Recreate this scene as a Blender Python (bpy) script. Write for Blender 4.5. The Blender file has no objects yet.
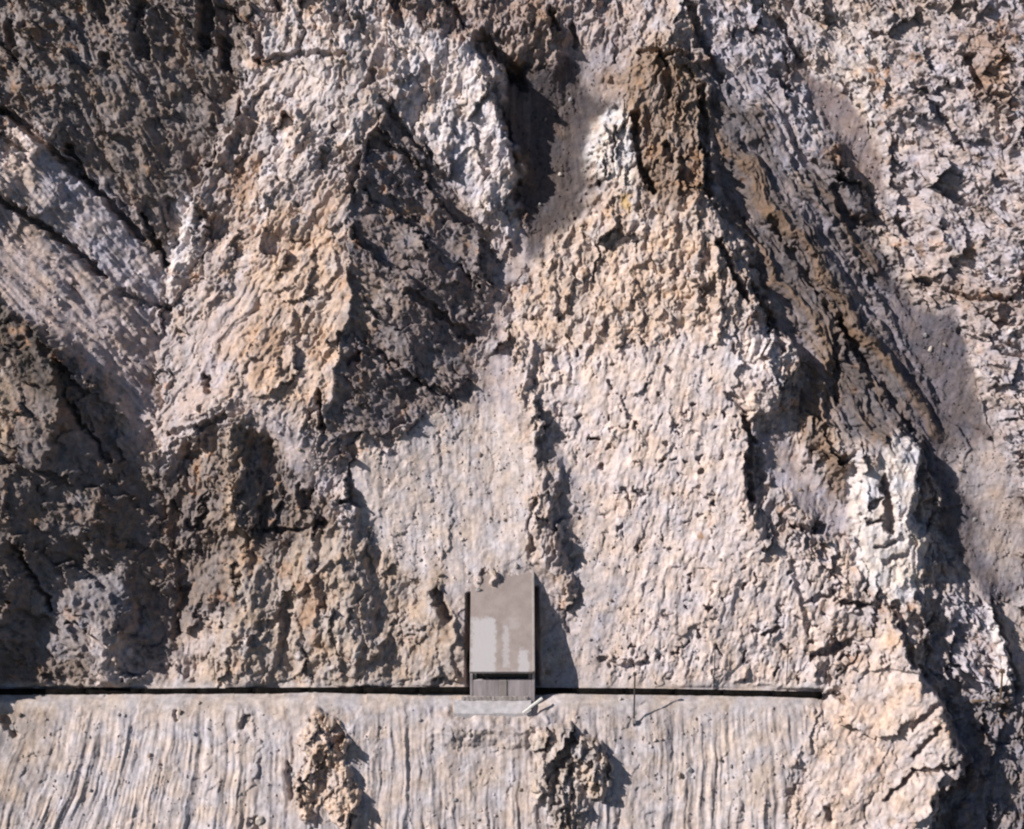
import bpy, math, random
import numpy as np
from mathutils import Vector
from mathutils.geometry import delaunay_2d_cdt

# ------------------------------------------------------------------ camera, sky, sun, exposure
scene = bpy.context.scene
W, H = 1024, 829
SC = 0.1                                   # metres per photo pixel on the slope in the middle of the view
PITCH = math.radians(20.0)                 # camera looks down by this much
SLOPE = math.radians(55.0)                 # mean steepness of the mountain side
DIST = 231.0
CEN = np.array([0.0, 0.0, 24.0])           # point of the slope in the middle of the view
RIGHT = np.array([1.0, 0.0, 0.0])
FWD = np.array([0.0, math.cos(PITCH), -math.sin(PITCH)])
UP = np.array([0.0, math.sin(PITCH), math.cos(PITCH)])
CAMP = CEN - FWD * DIST
FPX = DIST / SC                            # focal length in pixels
UPS = np.array([0.0, math.cos(SLOPE), math.sin(SLOPE)])

cam_d = bpy.data.cameras.new('camera')
cam_d.sensor_width = 36.0
cam_d.lens = 36.0 * FPX / W
cam_d.clip_start = 1.0
cam_d.clip_end = 2000.0
cam = bpy.data.objects.new('camera', cam_d)
scene.collection.objects.link(cam)
cam.location = CAMP
cam.rotation_euler = (math.pi / 2 - PITCH, 0, 0)
scene.camera = cam
scene.render.resolution_x, scene.render.resolution_y = W, H

SUN = -0.74 * RIGHT + 0.46 * UP + 0.50 * (-FWD)
SUN /= np.linalg.norm(SUN)
sun_el = math.asin(SUN[2])
sun_az = math.atan2(SUN[0], SUN[1])        # from +Y towards +X
world = bpy.data.worlds.new('World')
scene.world = world
world.use_nodes = True
wn = world.node_tree
wn.nodes.clear()
sky = wn.nodes.new('ShaderNodeTexSky')
sky.sky_type = 'NISHITA'
sky.sun_disc = False
sky.sun_elevation = sun_el
sky.sun_rotation = sun_az
sky.altitude = 1200
bg = wn.nodes.new('ShaderNodeBackground')
bg.inputs['Strength'].default_value = 0.062
wo = wn.nodes.new('ShaderNodeOutputWorld')
wn.links.new(sky.outputs[0], bg.inputs[0])
wn.links.new(bg.outputs[0], wo.inputs[0])

sl = bpy.data.lights.new('sun', 'SUN')
sl.energy = 4.9
sl.angle = math.radians(0.53)
sl.color = (1.0, 0.955, 0.91)
so = bpy.data.objects.new('sun', sl)
scene.collection.objects.link(so)
so.rotation_euler = Vector(-SUN).to_track_quat('-Z', 'Y').to_euler()
so.location = (-60, -40, 90)

vs = scene.view_settings
vs.view_transform = 'Standard'
vs.look = 'None'
vs.exposure = 0.47
vs.gamma = 1.0
vs.use_curve_mapping = False
scene.render.filter_size = 2.2
scene.cycles.filter_width = 2.2             # a slightly soft lens

# ------------------------------------------------------------------ helpers: noise
rng = np.random.default_rng(11)
PERM = rng.permutation(512).astype(np.int32)
PERM = np.concatenate([PERM, PERM])
GA = rng.random(512).astype(np.float32) * 2 * np.pi
GX, GY = np.cos(GA), np.sin(GA)

def perlin(x, y):
    xi = np.floor(x); yi = np.floor(y)
    fx = (x - xi).astype(np.float32); fy = (y - yi).astype(np.float32)
    xi = xi.astype(np.int32) & 511; yi = yi.astype(np.int32) & 511
    x1 = (xi + 1) & 511; y1 = (yi + 1) & 511
    u = fx * fx * fx * (fx * (fx * 6 - 15) + 10)
    v = fy * fy * fy * (fy * (fy * 6 - 15) + 10)
    a = PERM[xi]; b = PERM[x1]
    def g(p, yy, dx, dy):
        q = PERM[p + yy]
        return GX[q] * dx + GY[q] * dy
    n00 = g(a, yi, fx, fy); n10 = g(b, yi, fx - 1, fy)
    n01 = g(a, y1, fx, fy - 1); n11 = g(b, y1, fx - 1, fy - 1)
    n0 = n00 + u * (n10 - n00); n1 = n01 + u * (n11 - n01)
    return (n0 + v * (n1 - n0)) * 1.5

def fbm(x, y, lam, octs=4, gain=0.5, seed=0.0):
    s = 0; a = 1.0; f = 1.0 / lam; t = 0
    for o in range(octs):
        s = s + a * perlin(x * f + 17.3 * o + seed, y * f + 31.7 * o - seed * 1.3)
        t += a; a *= gain; f *= 2.03
    return s / t

def ridged(x, y, lam, octs=4, gain=0.5, seed=0.0):
    s = 0; a = 1.0; f = 1.0 / lam; t = 0; w = 1.0
    for o in range(octs):
        n = 1 - np.abs(perlin(x * f + 11.1 * o + seed, y * f + 7.7 * o + seed * 0.7))
        n = n * n * w
        w = np.clip(n * 1.6, 0, 1)
        s = s + a * n; t += a; a *= gain; f *= 2.1
    return s / t

def worley(x, y, lam, seed=0):
    X = x / lam; Y = y / lam
    xi = np.floor(X).astype(np.int32); yi = np.floor(Y).astype(np.int32)
    f1 = np.full(X.shape, 9.0, np.float32); f2 = f1.copy(); idd = np.zeros(X.shape, np.float32)
    for dx in (-1, 0, 1):
        for dy in (-1, 0, 1):
            cx = xi + dx; cy = yi + dy
            h = PERM[(PERM[(cx + seed) & 511] + cy) & 511]
            px = cx + GX[h] * 0.45 + 0.5; py = cy + GY[h] * 0.45 + 0.5
            d = ((X - px) ** 2 + (Y - py) ** 2).astype(np.float32)
            closer = d < f1
            f2 = np.where(closer, f1, np.minimum(f2, d))
            idd = np.where(closer, h / 512.0, idd)
            f1 = np.where(closer, d, f1)
    return np.sqrt(f1), np.sqrt(f2), idd

def sstep(a, b, x):
    t = np.clip((x - a) / (b - a), 0, 1)
    return t * t * (3 - 2 * t)

def blur(a, r):
    # three box passes
    r = int(r)
    for _ in range(3):
        for ax in (0, 1):
            p = np.pad(a, [(r + 1, r) if i == ax else (0, 0) for i in (0, 1)], mode='edge')
            c = np.cumsum(p, axis=ax, dtype=np.float64)
            n = a.shape[ax]
            hi = np.take(c, np.arange(2 * r + 1, 2 * r + 1 + n), axis=ax)
            lo = np.take(c, np.arange(0, n), axis=ax)
            a = ((hi - lo) / (2 * r + 1)).astype(np.float32)
    return a

# ------------------------------------------------------------------ the mountain side: break lines (crests, gullies, ledges)
# each line: points (x, y, relief) where x, y run over the slope in decimetres and relief stands out of it in decimetres
LINES = [
 # central gully with its chute
 [(605,-120,-15),(592,-20,-20),(575,70,-22),(550,140,-26),(537,200,-26),(512,262,-25),(495,330,-24),(488,380,-20),(493,430,-12),(498,500,-5),(500,560,3)],
 [(505,66,-18),(520,105,-21),(525,150,-25),(527,205,-26),(506,252,-25)],
 [(612,60,-6),(596,110,-20),(588,160,-22),(580,200,-22),(556,235,-18)],
 # rock B
 [(385,-60,30),(395,5,30),(440,38,38),(474,46,40),(486,80,38),(500,120,27),(511,160,10),(519,195,-10)],
 [(400,60,28),(430,90,20),(466,130,10),(492,180,-2),(506,225,-16)],
 [(384,108,24),(412,142,8),(440,177,-6),(475,225,-19),(500,258,-28)],
 [(440,-10,18),(480,30,14),(505,62,-14)],
 [(500,0,10),(535,20,14),(560,55,2),(545,90,-14),(510,30,8)],
 # spur A
 [(300,-60,26),(305,30,30),(340,75,32),(383,100,32),(362,158,34),(353,210,35),(351,260,36),(349,320,35),(342,370,34),(325,405,32),(320,432,28)],
 [(365,268,31),(408,292,25),(440,316,8),(470,338,-12)],
 [(355,350,25),(410,365,10),(450,398,-4)],
 [(322,440,30),(360,448,12),(420,430,-2),(470,412,-10)],
 [(300,150,22),(275,215,14),(245,290,6),(215,350,2),(185,400,-4)],
 [(330,250,28),(300,300,22),(270,350,24),(245,385,26)],
 # left gully and its rib
 [(215,-80,0),(228,40,-8),(229,80,-15),(212,154,-22),(187,200,-24),(168,240,-25),(163,285,-27),(158,340,-24),(150,400,-18),(147,440,-14),(155,468,-14)],
 [(270,10,14),(261,60,8),(240,126,0),(206,176,-4),(184,220,-8),(173,285,-19),(165,330,-22)],
 [(262,110,-2),(240,155,-12),(222,205,-15),(200,262,-19),(180,320,-20)],
 # slabs on the left, pale buttress
 [(-170,100,66),(-60,120,60),(0,118,50),(30,128,46),(55,146,42),(36,178,44),(0,206,48),(-80,240,52)],
 [(58,150,30),(92,186,14),(126,216,-2),(160,262,-20)],
 [(8,212,38),(60,240,22),(105,282,2),(140,330,-14)],
 [(0,250,34),(50,290,22),(100,350,6),(138,410,-10)],
 [(-160,225,50),(-60,255,44),(0,287,36),(40,314,30),(72,343,26),(110,378,14),(134,452,-6)],
 [(0,0,32),(60,10,36),(100,60,28),(120,110,16),(150,100,10),(185,130,-8)],
 [(30,80,38),(70,120,26),(110,170,8)],
 [(160,20,14),(190,-20,10),(200,70,-6)],
 [(0,-100,30),(100,-100,30),(200,-110,12)],
 # dark spur on the left
 [(-180,235,90),(-60,280,70),(10,325,56),(48,350,52),(62,356,50),(66,385,54),(58,430,60),(40,480,56),(5,540,66),(-24,620,74),(-60,690,70)],
 [(68,362,36),(80,418,24),(108,455,14),(132,482,-6),(160,540,-24),(178,600,-28),(172,640,-20)],
 [(75,440,38),(90,520,26),(60,590,22),(40,640,18),(20,686,10)],
 [(100,470,24),(130,560,-2),(140,610,-12)],
 [(114,626,34),(108,650,32),(98,684,20)],
 [(135,640,4),(150,684,2)],
 # ledge, cliff under it and the rib
 [(153,450,-10),(178,436,8),(204,424,22),(240,398,36),(258,410,36),(288,460,28),(312,478,22)],
 [(165,466,-18),(190,450,-14),(215,440,2),(233,428,24)],
 [(233,430,28),(231,480,20),(240,530,18),(246,575,24),(240,625,30),(226,686,18)],
 [(246,432,8),(268,446,2),(290,476,2),(300,490,4)],
 [(200,500,-14),(205,570,-14),(215,640,0),(200,686,2)],
 [(290,520,4),(280,580,2),(290,640,4),(285,686,4)],
 # knobs between the cliff and the shed
 [(330,480,12),(346,530,14),(348,580,30),(352,640,30),(362,684,16)],
 [(318,600,16),(310,650,14),(318,686,6)],
 [(366,540,2),(378,590,2),(396,640,2),(402,686,4)],
 [(430,586,8),(442,612,20),(452,645,24),(458,684,14)],
 # debris apron
 [(340,470,10),(360,520,4),(395,570,2),(425,588,4)],
 [(420,470,0),(430,530,2),(455,580,6)],
 [(525,420,-2),(522,500,2),(530,560,4)],
 # rib and trough right of the apron
 [(541,416,6),(534,460,12),(540,520,14),(540,560,8)],
 [(551,428,-6),(570,472,-8),(578,530,-6),(574,600,-4),(556,668,0),(550,686,2)],
 # buttress C
 [(640,-110,0),(650,10,6),(642,55,20),(665,42,30),(688,70,30),(700,120,28),(702,180,32),(716,240,40),(736,300,42),(762,334,40),(788,350,40),(787,392,36),(750,410,36),(744,440,38),(742,500,38),(756,540,36),(800,520,32),(832,540,32),(852,584,32),(842,640,24),(818,684,16)],
 [(614,104,14),(602,130,20),(597,160,20),(600,190,14)],
 [(622,110,20),(630,150,22),(632,185,22),(660,220,24)],
 [(586,130,-22),(585,165,-22),(590,196,-8),(562,232,-10),(532,280,-14),(516,330,-10),(514,390,-6)],
 [(640,200,22),(610,240,12),(585,290,4),(565,350,0),(560,400,2)],
 [(690,230,32),(680,300,28),(650,360,22),(640,430,20)],
 [(720,330,36),(715,400,32),(690,470,24),(690,540,20),(710,600,20),(705,684,8)],
 [(600,450,2),(615,520,6),(630,590,8),(620,684,4)],
 [(660,640,12),(660,684,6)],
 # drop on the right of C
 [(706,60,10),(714,130,4),(735,200,4),(756,270,6),(785,330,10),(804,350,8),(806,398,8),(765,420,14),(757,450,14),(758,490,18),(766,530,24)],
 [(790,440,6),(815,480,8),(840,530,14)],
 [(812,440,14),(835,448,20),(850,470,12),(838,500,14)],
 # strata and right-hand chute
 [(700,-100,20),(705,0,22),(745,40,16),(790,62,2)],
 [(735,100,10),(790,185,8),(850,290,8),(905,400,4),(925,440,0)],
 [(755,90,4),(815,190,2),(880,310,-4),(925,395,-8),(950,450,-8)],
 [(760,60,14),(800,130,8),(850,205,4)],
 [(775,-100,4),(790,30,-4),(803,72,-12),(835,122,-16),(868,180,-18),(882,250,-16),(910,320,-12),(945,390,-10),(978,450,-8),(1002,540,-8),(1014,600,-10)],
 [(825,70,-2),(855,115,-4),(885,165,-8),(900,215,-8),(905,270,-6)],
 [(840,-80,10),(850,20,14),(880,60,14),(905,110,12),(930,180,14),(918,225,4)],
 [(960,-80,16),(960,40,22),(995,95,26),(1010,160,20),(1040,220,30),(1020,300,26),(1050,400,28)],
 [(950,250,18),(965,300,14),(965,340,4),(980,400,2),(1000,470,4),(1024,520,2)],
 # pinnacle and the ground round it
 [(856,452,24),(853,480,28),(850,520,36),(862,560,40),(880,600,44)],
 [(872,468,30),(895,436,30),(908,445,34),(914,480,38),(904,520,44),(900,560,46),(884,604,48)],
 [(930,460,-4),(926,500,2),(938,540,-4),(965,580,-8),(985,600,-6)],
 [(922,520,12),(925,560,22),(930,590,24)],
 [(845,470,10),(842,520,16),(846,560,26)],
 # face behind buttress E
 [(925,592,26),(960,600,16),(985,604,12),(1000,640,10),(1008,688,10)],
 [(990,600,-2),(1010,640,-2),(1018,688,0)],
 [(930,630,6),(940,660,6),(955,688,6)],
 # buttress E
 [(886,612,48),(902,640,54),(916,680,58),(936,720,62),(946,758,60),(920,800,60),(912,840,62),(905,920,62)],
 [(870,640,38),(845,680,28),(820,720,28),(800,780,32),(785,840,36),(780,930,40)],
 [(922,640,18),(938,690,10),(958,722,8),(968,760,2),(940,800,4),(945,860,6),(945,930,6)],
 [(1000,700,12),(1000,760,4),(1024,830,4),(1024,930,4)],
 # path bench: back and front edges
 [(-200,688,3),(0,687.5,3),(150,686.5,3),(300,686,3),(462,686,3),(540,686,3),(640,687.5,3),(760,689.5,3),(820,690.5,3)],
 [(-200,699,23),(0,698.5,23),(150,697.5,23),(300,697,23),(455,712,25),(540,712,25),(560,698,23),(640,698,23),(760,700,23),(806,702,23)],
 # slope under the path
 [(0,760,30),(100,765,33),(200,765,32),(300,765,31)],
 [(420,765,32),(500,765,33),(640,765,31),(720,765,30)],
 [(-200,840,40),(0,840,40),(200,840,41),(400,840,40),(600,840,40),(700,840,38)],
 [(-200,950,48),(200,950,48),(600,950,48)],
 # frame of the whole sheet
 [(-300,-300,40),(300,-300,30),(600,-300,-10),(900,-300,20),(1400,-300,30),(1400,300,40),(1400,700,30),(1400,1100,20),(600,1100,55),(-300,1100,60),(-300,700,60),(-300,250,100),(-300,-300,40)],
]
X0, X1, Y0, Y1 = -260, 1284, -230, 1010        # extent of the relief raster

def tin_raster():
    pts = []; ed = []; hh = []
    for ln in LINES:
        s = len(pts)
        for i, (x, y, h) in enumerate(ln):
            pts.append(Vector((x, y))); hh.append(h)
            if i: ed.append((s + i - 1, s + i))
    v, e, f, ov, oe, of = delaunay_2d_cdt(pts, ed, [], 0, 0.01)
    V = np.array([(p.x, p.y) for p in v])
    Hn = np.zeros(len(V))
    for i, o in enumerate(ov):
        if o:
            Hn[i] = np.mean([hh[k] for k in o])
        else:                                   # crossing of two lines: nearest input point
            d = [(V[i][0] - p.x) ** 2 + (V[i][1] - p.y) ** 2 for p in pts]
            Hn[i] = hh[int(np.argmin(d))]
    R = np.zeros((Y1 - Y0 + 1, X1 - X0 + 1), np.float32)
    for t in f:
        a, b, c = t[:3]
        (ax, ay), (bx, by), (cx, cy) = V[a], V[b], V[c]
        x0 = max(int(math.floor(min(ax, bx, cx))), X0); x1 = min(int(math.ceil(max(ax, bx, cx))), X1)
        y0 = max(int(math.floor(min(ay, by, cy))), Y0); y1 = min(int(math.ceil(max(ay, by, cy))), Y1)
        if x1 < x0 or y1 < y0: continue
        gx, gy = np.meshgrid(np.arange(x0, x1 + 1), np.arange(y0, y1 + 1))
        den = (by - cy) * (ax - cx) + (cx - bx) * (ay - cy)
        if abs(den) < 1e-9: continue
        wa = ((by - cy) * (gx - cx) + (cx - bx) * (gy - cy)) / den
        wb = ((cy - ay) * (gx - cx) + (ax - cx) * (gy - cy)) / den
        wc = 1 - wa - wb
        m = (wa >= -1e-4) & (wb >= -1e-4) & (wc >= -1e-4)
        sub = R[y0 - Y0:y1 + 1 - Y0, x0 - X0:x1 + 1 - X0]
        sub[m] = (wa * Hn[a] + wb * Hn[b] + wc * Hn[c])[m]
    return R

def sample(R, x, y):
    fx = np.clip(x - X0, 0, R.shape[1] - 1.001); fy = np.clip(y - Y0, 0, R.shape[0] - 1.001)
    xi = fx.astype(np.int32); yi = fy.astype(np.int32)
    u = (fx - xi).astype(np.float32); v = (fy - yi).astype(np.float32)
    return (R[yi, xi] * (1 - u) * (1 - v) + R[yi, xi + 1] * u * (1 - v) + R[yi + 1, xi] * (1 - u) * v + R[yi + 1, xi + 1] * u * v)

# ------------------------------------------------------------------ grid on the mean slope
def axis(lo, hi, a, b, fine, coarse):
    return np.concatenate([np.arange(lo, a, coarse), np.arange(a, b, fine), np.arange(b, hi + .01, coarse)])
gu = axis(-79, 79, -53.5, 53.5, 0.1, 0.5)             # across, metres
gs = axis(-62, 68, -45.5, 45.5, 0.1, 0.5)[::-1]       # up the slope, metres
NU, NS = len(gu), len(gs)
U, S = np.meshgrid(gu.astype(np.float32), gs.astype(np.float32))
BASE = CEN[None, None, :] + U[..., None] * RIGHT + S[..., None] * UPS
def project(P):
    r = P - CAMP
    z = r @ FWD
    return W / 2 + FPX * (r @ RIGHT) / z, H / 2 - FPX * (r @ UP) / z
PX, PY = project(BASE)
PX = PX.astype(np.float32); PY = PY.astype(np.float32)

def poly_mask(pts, soft=4.0, wx=None, wy=None):
    x = PX if wx is None else wx; y = PY if wy is None else wy
    p = np.array(pts, float)
    pad = 40 + 3 * soft
    out = np.zeros(PX.shape, np.float32)
    rows = np.where((PY[:, NU // 2] > p[:, 1].min() - pad) & (PY[:, NU // 2] < p[:, 1].max() + pad))[0]
    cols = np.where((PX[NS // 2] > p[:, 0].min() - pad) & (PX[NS // 2] < p[:, 0].max() + pad))[0]
    if len(rows) == 0 or len(cols) == 0: return out
    sl_ = (slice(rows[0], rows[-1] + 1), slice(cols[0], cols[-1] + 1))
    x = x[sl_]; y = y[sl_]
    d = np.full(x.shape, 1e9, np.float32); ins = np.zeros(x.shape, bool)
    for i in range(len(p)):
        ax, ay = p[i]; bx, by = p[(i + 1) % len(p)]
        ex, ey = bx - ax, by - ay
        t = np.clip(((x - ax) * ex + (y - ay) * ey) / (ex * ex + ey * ey + 1e-9), 0, 1)
        d = np.minimum(d, (x - ax - t * ex) ** 2 + (y - ay - t * ey) ** 2)
        if ay != by:
            c = ((ay > y) != (by > y)) & (x < (bx - ax) * (y - ay) / (by - ay) + ax)
            ins ^= c
    d = np.sqrt(d)
    sd = np.where(ins, d, -d)
    out[sl_] = sstep(-soft, soft, sd)
    return out

def stroke(pts, x, y):
    """distance to a polyline, position along it (0..1) and signed side"""
    p = np.array(pts, float)
    r = 60
    rows = np.where((PY[:, NU // 2] > p[:, 1].min() - r) & (PY[:, NU // 2] < p[:, 1].max() + r))[0]
    cols = np.where((PX[NS // 2] > p[:, 0].min() - r) & (PX[NS // 2] < p[:, 0].max() + r))[0]
    sl_ = (slice(rows[0], rows[-1] + 1), slice(cols[0], cols[-1] + 1))
    x = x[sl_]; y = y[sl_]
    L = np.hypot(*(p[1:] - p[:-1]).T); tot = L.sum(); acc = 0
    best = np.full(x.shape, 1e9, np.float32); tt = np.zeros(x.shape, np.float32)
    for i in range(len(p) - 1):
        ax, ay = p[i]; bx, by = p[i + 1]; ex, ey = bx - ax, by - ay
        t = np.clip(((x - ax) * ex + (y - ay) * ey) / (ex * ex + ey * ey + 1e-9), 0, 1)
        d = (x - ax - t * ex) ** 2 + (y - ay - t * ey) ** 2
        m = d < best
        best = np.where(m, d, best); tt = np.where(m, (acc + t * L[i]) / tot, tt)
        acc += L[i]
    return sl_, np.sqrt(best), tt

# ---- relief
n1 = fbm(PX, PY, 46, 4, 0.55, 3.0); n2 = fbm(PX, PY, 46, 4, 0.55, 8.0)
wx = PX + n1 * 16; wy = PY + n2 * 16
fx2 = PX + fbm(PX, PY, 9, 2, .5, 5.) * 5; fy2 = PY + fbm(PX, PY, 9, 2, .5, 6.) * 5
WX = wx + (fx2 - PX); WY = wy + (fy2 - PY)              # strongly warped coordinates: ragged outlines
road = sstep(17, 5, np.abs(PY - 693)) * sstep(845, 805, PX)
kx = 1 - 0.9 * road
R0 = tin_raster()
R0 = 0.7 * R0 + 0.3 * blur(R0, 2)
hh = sample(R0, PX + (WX - PX) * kx, PY + (WY - PY) * kx)

# ---- zones: (polygon, kind)
SCREE = [   # smooth debris: polygon, smoothing
 [(540,70),(570,50),(605,45),(606,95),(592,130),(590,190),(556,232),(520,270),(505,300),(500,340),(480,345),(498,262),(526,210),(514,150),(508,90)],
 [(485,350),(515,360),(520,400),(530,470),(525,560),(536,580),(470,590),(430,585),(395,570),(365,520),(345,470),(400,440),(460,405)],
 [(160,400),(175,350),(215,300),(245,260),(250,300),(240,350),(215,400),(190,425),(155,446)],
 [(795,66),(830,85),(862,120),(885,160),(885,200),(862,180),(830,130)],
 [(875,255),(905,300),(950,310),(965,350),(985,420),(1024,500),(1024,600),(990,600),(945,540),(925,450),(900,380),(890,330)],
 [(745,425),(775,430),(815,480),(850,520),(840,540),(800,510),(765,470)],
 [(545,430),(575,460),(600,500),(625,560),(630,640),(600,690),(545,690),(560,640),(575,560),(565,480)],
 [(255,410),(300,440),(325,450),(340,480),(310,485),(285,465)],
 [(1000,600),(1024,590),(1024,690),(1012,690)],
 [(-50,260),(0,285),(40,312),(75,345),(110,378),(135,450),(150,420),(120,370),(80,310),(30,255),(-30,225)],
]
scree = np.zeros(PX.shape, np.float32)
for p in SCREE:
    scree = np.maximum(scree, poly_mask(p, 9, .5*(wx+WX)+n2*9, .5*(wy+WY)+n1*9))
lower = poly_mask([(-400,699),(0,699),(440,699),(800,699),(812,720),(785,760),(770,1100),(-400,1100)], 4, wx * .3 + PX * .7, PY)
pale = poly_mask([(520,300),(600,330),(640,360),(700,340),(740,330),(745,430),(745,540),(800,560),(840,600),(800,690),(600,690),(620,600),(590,480),(540,400)], 16, wx, wy)
slabs = poly_mask([(0,205),(50,150),(95,180),(130,215),(165,265),(160,330),(140,420),(70,335),(-60,270)], 8, wx, wy)
strata = poly_mask([(700,60),(760,80),(830,170),(880,260),(915,340),(950,430),(920,470),(860,450),(800,400),(790,340),(750,260),(715,170)], 8, wx, wy)
knob = poly_mask([(560,230),(610,195),(690,210),(720,260),(735,320),(640,360),(530,400),(505,330)], 14, wx, wy)
pin = poly_mask([(842,470),(856,445),(868,470),(890,432),(912,440),(922,480),(925,540),(905,600),(880,604),(850,560)], 4, fx2, fy2)
butE = poly_mask([(880,610),(905,625),(950,720),(950,770),(915,829),(915,1000),(770,1000),(790,760),(812,705),(850,670)], 12, wx, wy)

# smoothed debris surfaces
hs = blur(hh, 9)
hh = hh * (1 - .8 * scree) + hs * .8 * scree
hs = blur(hh, 5)
hh = hh * (1 - .5 * lower * (1 - road)) + hs * .5 * lower * (1 - road)

smooth = np.clip(scree + 0.75 * lower + 0.5 * pale, 0, 1)
rough = (1 - .86 * scree) * (1 - .92 * lower) * (1 - .80 * pale) * (1 - .72 * slabs) * (1 - .6 * strata) * (1 - .9 * road) * (1 - .45 * butE)
shedz = poly_mask([(440,560),(560,560),(560,725),(440,725)], 10)
rough = rough * (1 - .7 * shedz) * (1 - .55 * pin) * (1 - .2 * butE)

for pts_, f_ in (([(90,50),(205,55),(225,90),(212,154),(165,262),(120,200),(60,140)], .5), ([(262,60),(385,20),(480,50),(520,190),(490,250),(385,110),(350,160)], .75),
                 ([(245,250),(300,180),(350,200),(345,400),(300,440),(150,450),(165,330)], .7), ([(590,190),(700,200),(735,320),(600,400),(505,340)], .7),
                 ([(-60,300),(60,350),(150,480),(180,640),(20,690),(-60,690)], .7), ([(180,560),(300,520),(465,590),(465,690),(80,690)], .7), ([(350,200),(480,240),(480,400),(330,440)], .75)):
    rough = rough * (1 - (1 - f_) * poly_mask(pts_, 14, wx, wy))
# crag relief: fractured blocks whose grain follows the dip of each part of the mountain side
ang = np.full(PX.shape, math.radians(100), np.float32)
def set_ang(pts, deg):
    ang[poly_mask(pts, 1, wx, wy) > .5] = math.radians(deg)
set_ang([(-400,-400),(260,-400),(262,60),(212,154),(168,240),(160,340),(150,460),(180,640),(170,690),(-400,690)], 48)
set_ang([(262,60),(385,100),(352,210),(350,320),(325,410),(300,440),(240,400),(150,450),(160,340),(168,240),(212,154)], 122)
set_ang([(385,100),(500,258),(480,345),(470,410),(325,440),(350,320),(352,210)], 42)
set_ang([(690,40),(760,-400),(1500,-400),(1500,690),(950,690),(925,450),(800,420),(790,345),(716,240),(702,180)], 54)
set_ang([(880,40),(1500,-400),(1500,520),(1010,500),(960,330),(900,260)], 28)
set_ang([(820,690),(890,612),(950,720),(915,900),(770,900)], 115)
CA, SA = np.cos(ang), np.sin(ang)
def grain(x, y, st):
    return (x * CA + y * SA) / st, -x * SA + y * CA
def facets(a, b, lam, seed, tilt, step):
    """broken blocks: every block is a tilted plane of its own"""
    A = a / lam; B = b / lam
    ai = np.floor(A).astype(np.int32); bi = np.floor(B).astype(np.int32)
    f1 = np.full(A.shape, 9.0, np.float32); oa = np.zeros(A.shape, np.float32); ob = oa.copy(); hid = np.zeros(A.shape, np.int32)
    for dx in (-1, 0, 1):
        for dy in (-1, 0, 1):
            cx = ai + dx; cy = bi + dy
            h = PERM[(PERM[(cx + seed) & 511] + cy) & 511]
            ra = A - (cx + GX[h] * 0.42 + 0.5); rb = B - (cy + GY[h] * 0.42 + 0.5)
            d = ra * ra + rb * rb
            c = d < f1
            f1 = np.where(c, d, f1); oa = np.where(c, ra, oa); ob = np.where(c, rb, ob); hid = np.where(c, h, hid)
    t1 = GX[(hid * 7 + 3) & 511]; t2 = GY[(hid * 13 + 5) & 511]; hz = ((hid * 37) & 511) / 511.0 - .5
    return lam * tilt * (oa * t1 + ob * t2) + step * hz
ga, gb = grain(WX, WY, 2.0)
c3 = fbm(PX, PY, 7, 3, .6, 9.4)
A1 = facets(ga, gb, 30, 3, .55, 13)
ga2, gb2 = grain(fx2 + 5 * n1, fy2 + 5 * n2, 1.8)
A2 = facets(ga2, gb2, 13, 77, .60, 6.5)
A3 = facets(ga2 + .35 * (fx2 - PX), gb2, 6.0, 140, .6, 3.2)
c1 = ridged(*grain(WX, WY, 1.7), 58, 5, .55, 1.5)
c2 = ridged(*grain(fx2, fy2, 1.5), 20, 4, .6, 4.2)
patch = sstep(-.35, .35, fbm(PX, PY, 85, 3, .5, 51.))
patch3 = sstep(-.3, .3, fbm(PX, PY, 26, 3, .5, 59.))
patch2 = sstep(-.3, .3, fbm(PX, PY, 40, 3, .5, 57.))
CJ = A2 / 6.5; blk2 = .6 + A3 / 6
fib = fbm(*grain(fx2 * .5 + PX * .5 + 4 * n1, fy2 * .5 + PY * .5 + 4 * n2, 6.0), 10, 4, .62, 15.)
fibf = np.clip(fib, -.6, .6)
crag = (.6 + .4 * patch) * (13 * (c1 - .45) + .9 * A1) + (.1 + .9 * patch2) * (.9 * A2 + 5 * (c2 - .45)) + (.1 + .9 * patch3) * .8 * A3 + 5.0 * fib + 1.0 * c3
hh = hh + rough * crag
# knobby tan rock: more small lumps with dark gaps
hh = hh + knob * (7 * (ridged(fx2, fy2 * .6, 15, 3, .6, 2.2) - .5) + 2.2 * fbm(fx2, fy2 * .5, 7, 2, .6, 1.))
# strata: bands parallel to the dip
def bands(x, y, ang, lam, seed, stretch=9.0):
    ca, sa = math.cos(ang), math.sin(ang)
    a = x * ca + y * sa; b = -x * sa + y * ca
    return fbm(a / stretch, b, lam, 4, .6, seed)
st = bands(wx, wy, math.radians(54), 22, 2.0, 13.0)
hh = hh + strata * (20 * st)
sb = bands(PX * .6 + wx * .4, PY * .6 + wy * .4, math.radians(45), 17, 5.0, 16.0)
hh = hh + slabs * (13 * sb)
ulp = poly_mask([(90,50),(205,55),(225,90),(212,154),(165,262),(120,200),(60,140)], 14, wx, wy)
hh = hh + ulp * 9 * bands(wx, wy, math.radians(57), 12, 9.0, 10.0)
alp = poly_mask([(245,250),(275,215),(265,300),(240,370),(200,430),(150,450),(165,330)], 12, wx, wy)
hh = hh + alp * 8 * bands(wx, wy, math.radians(124), 12, 19.0, 12.0)
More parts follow.
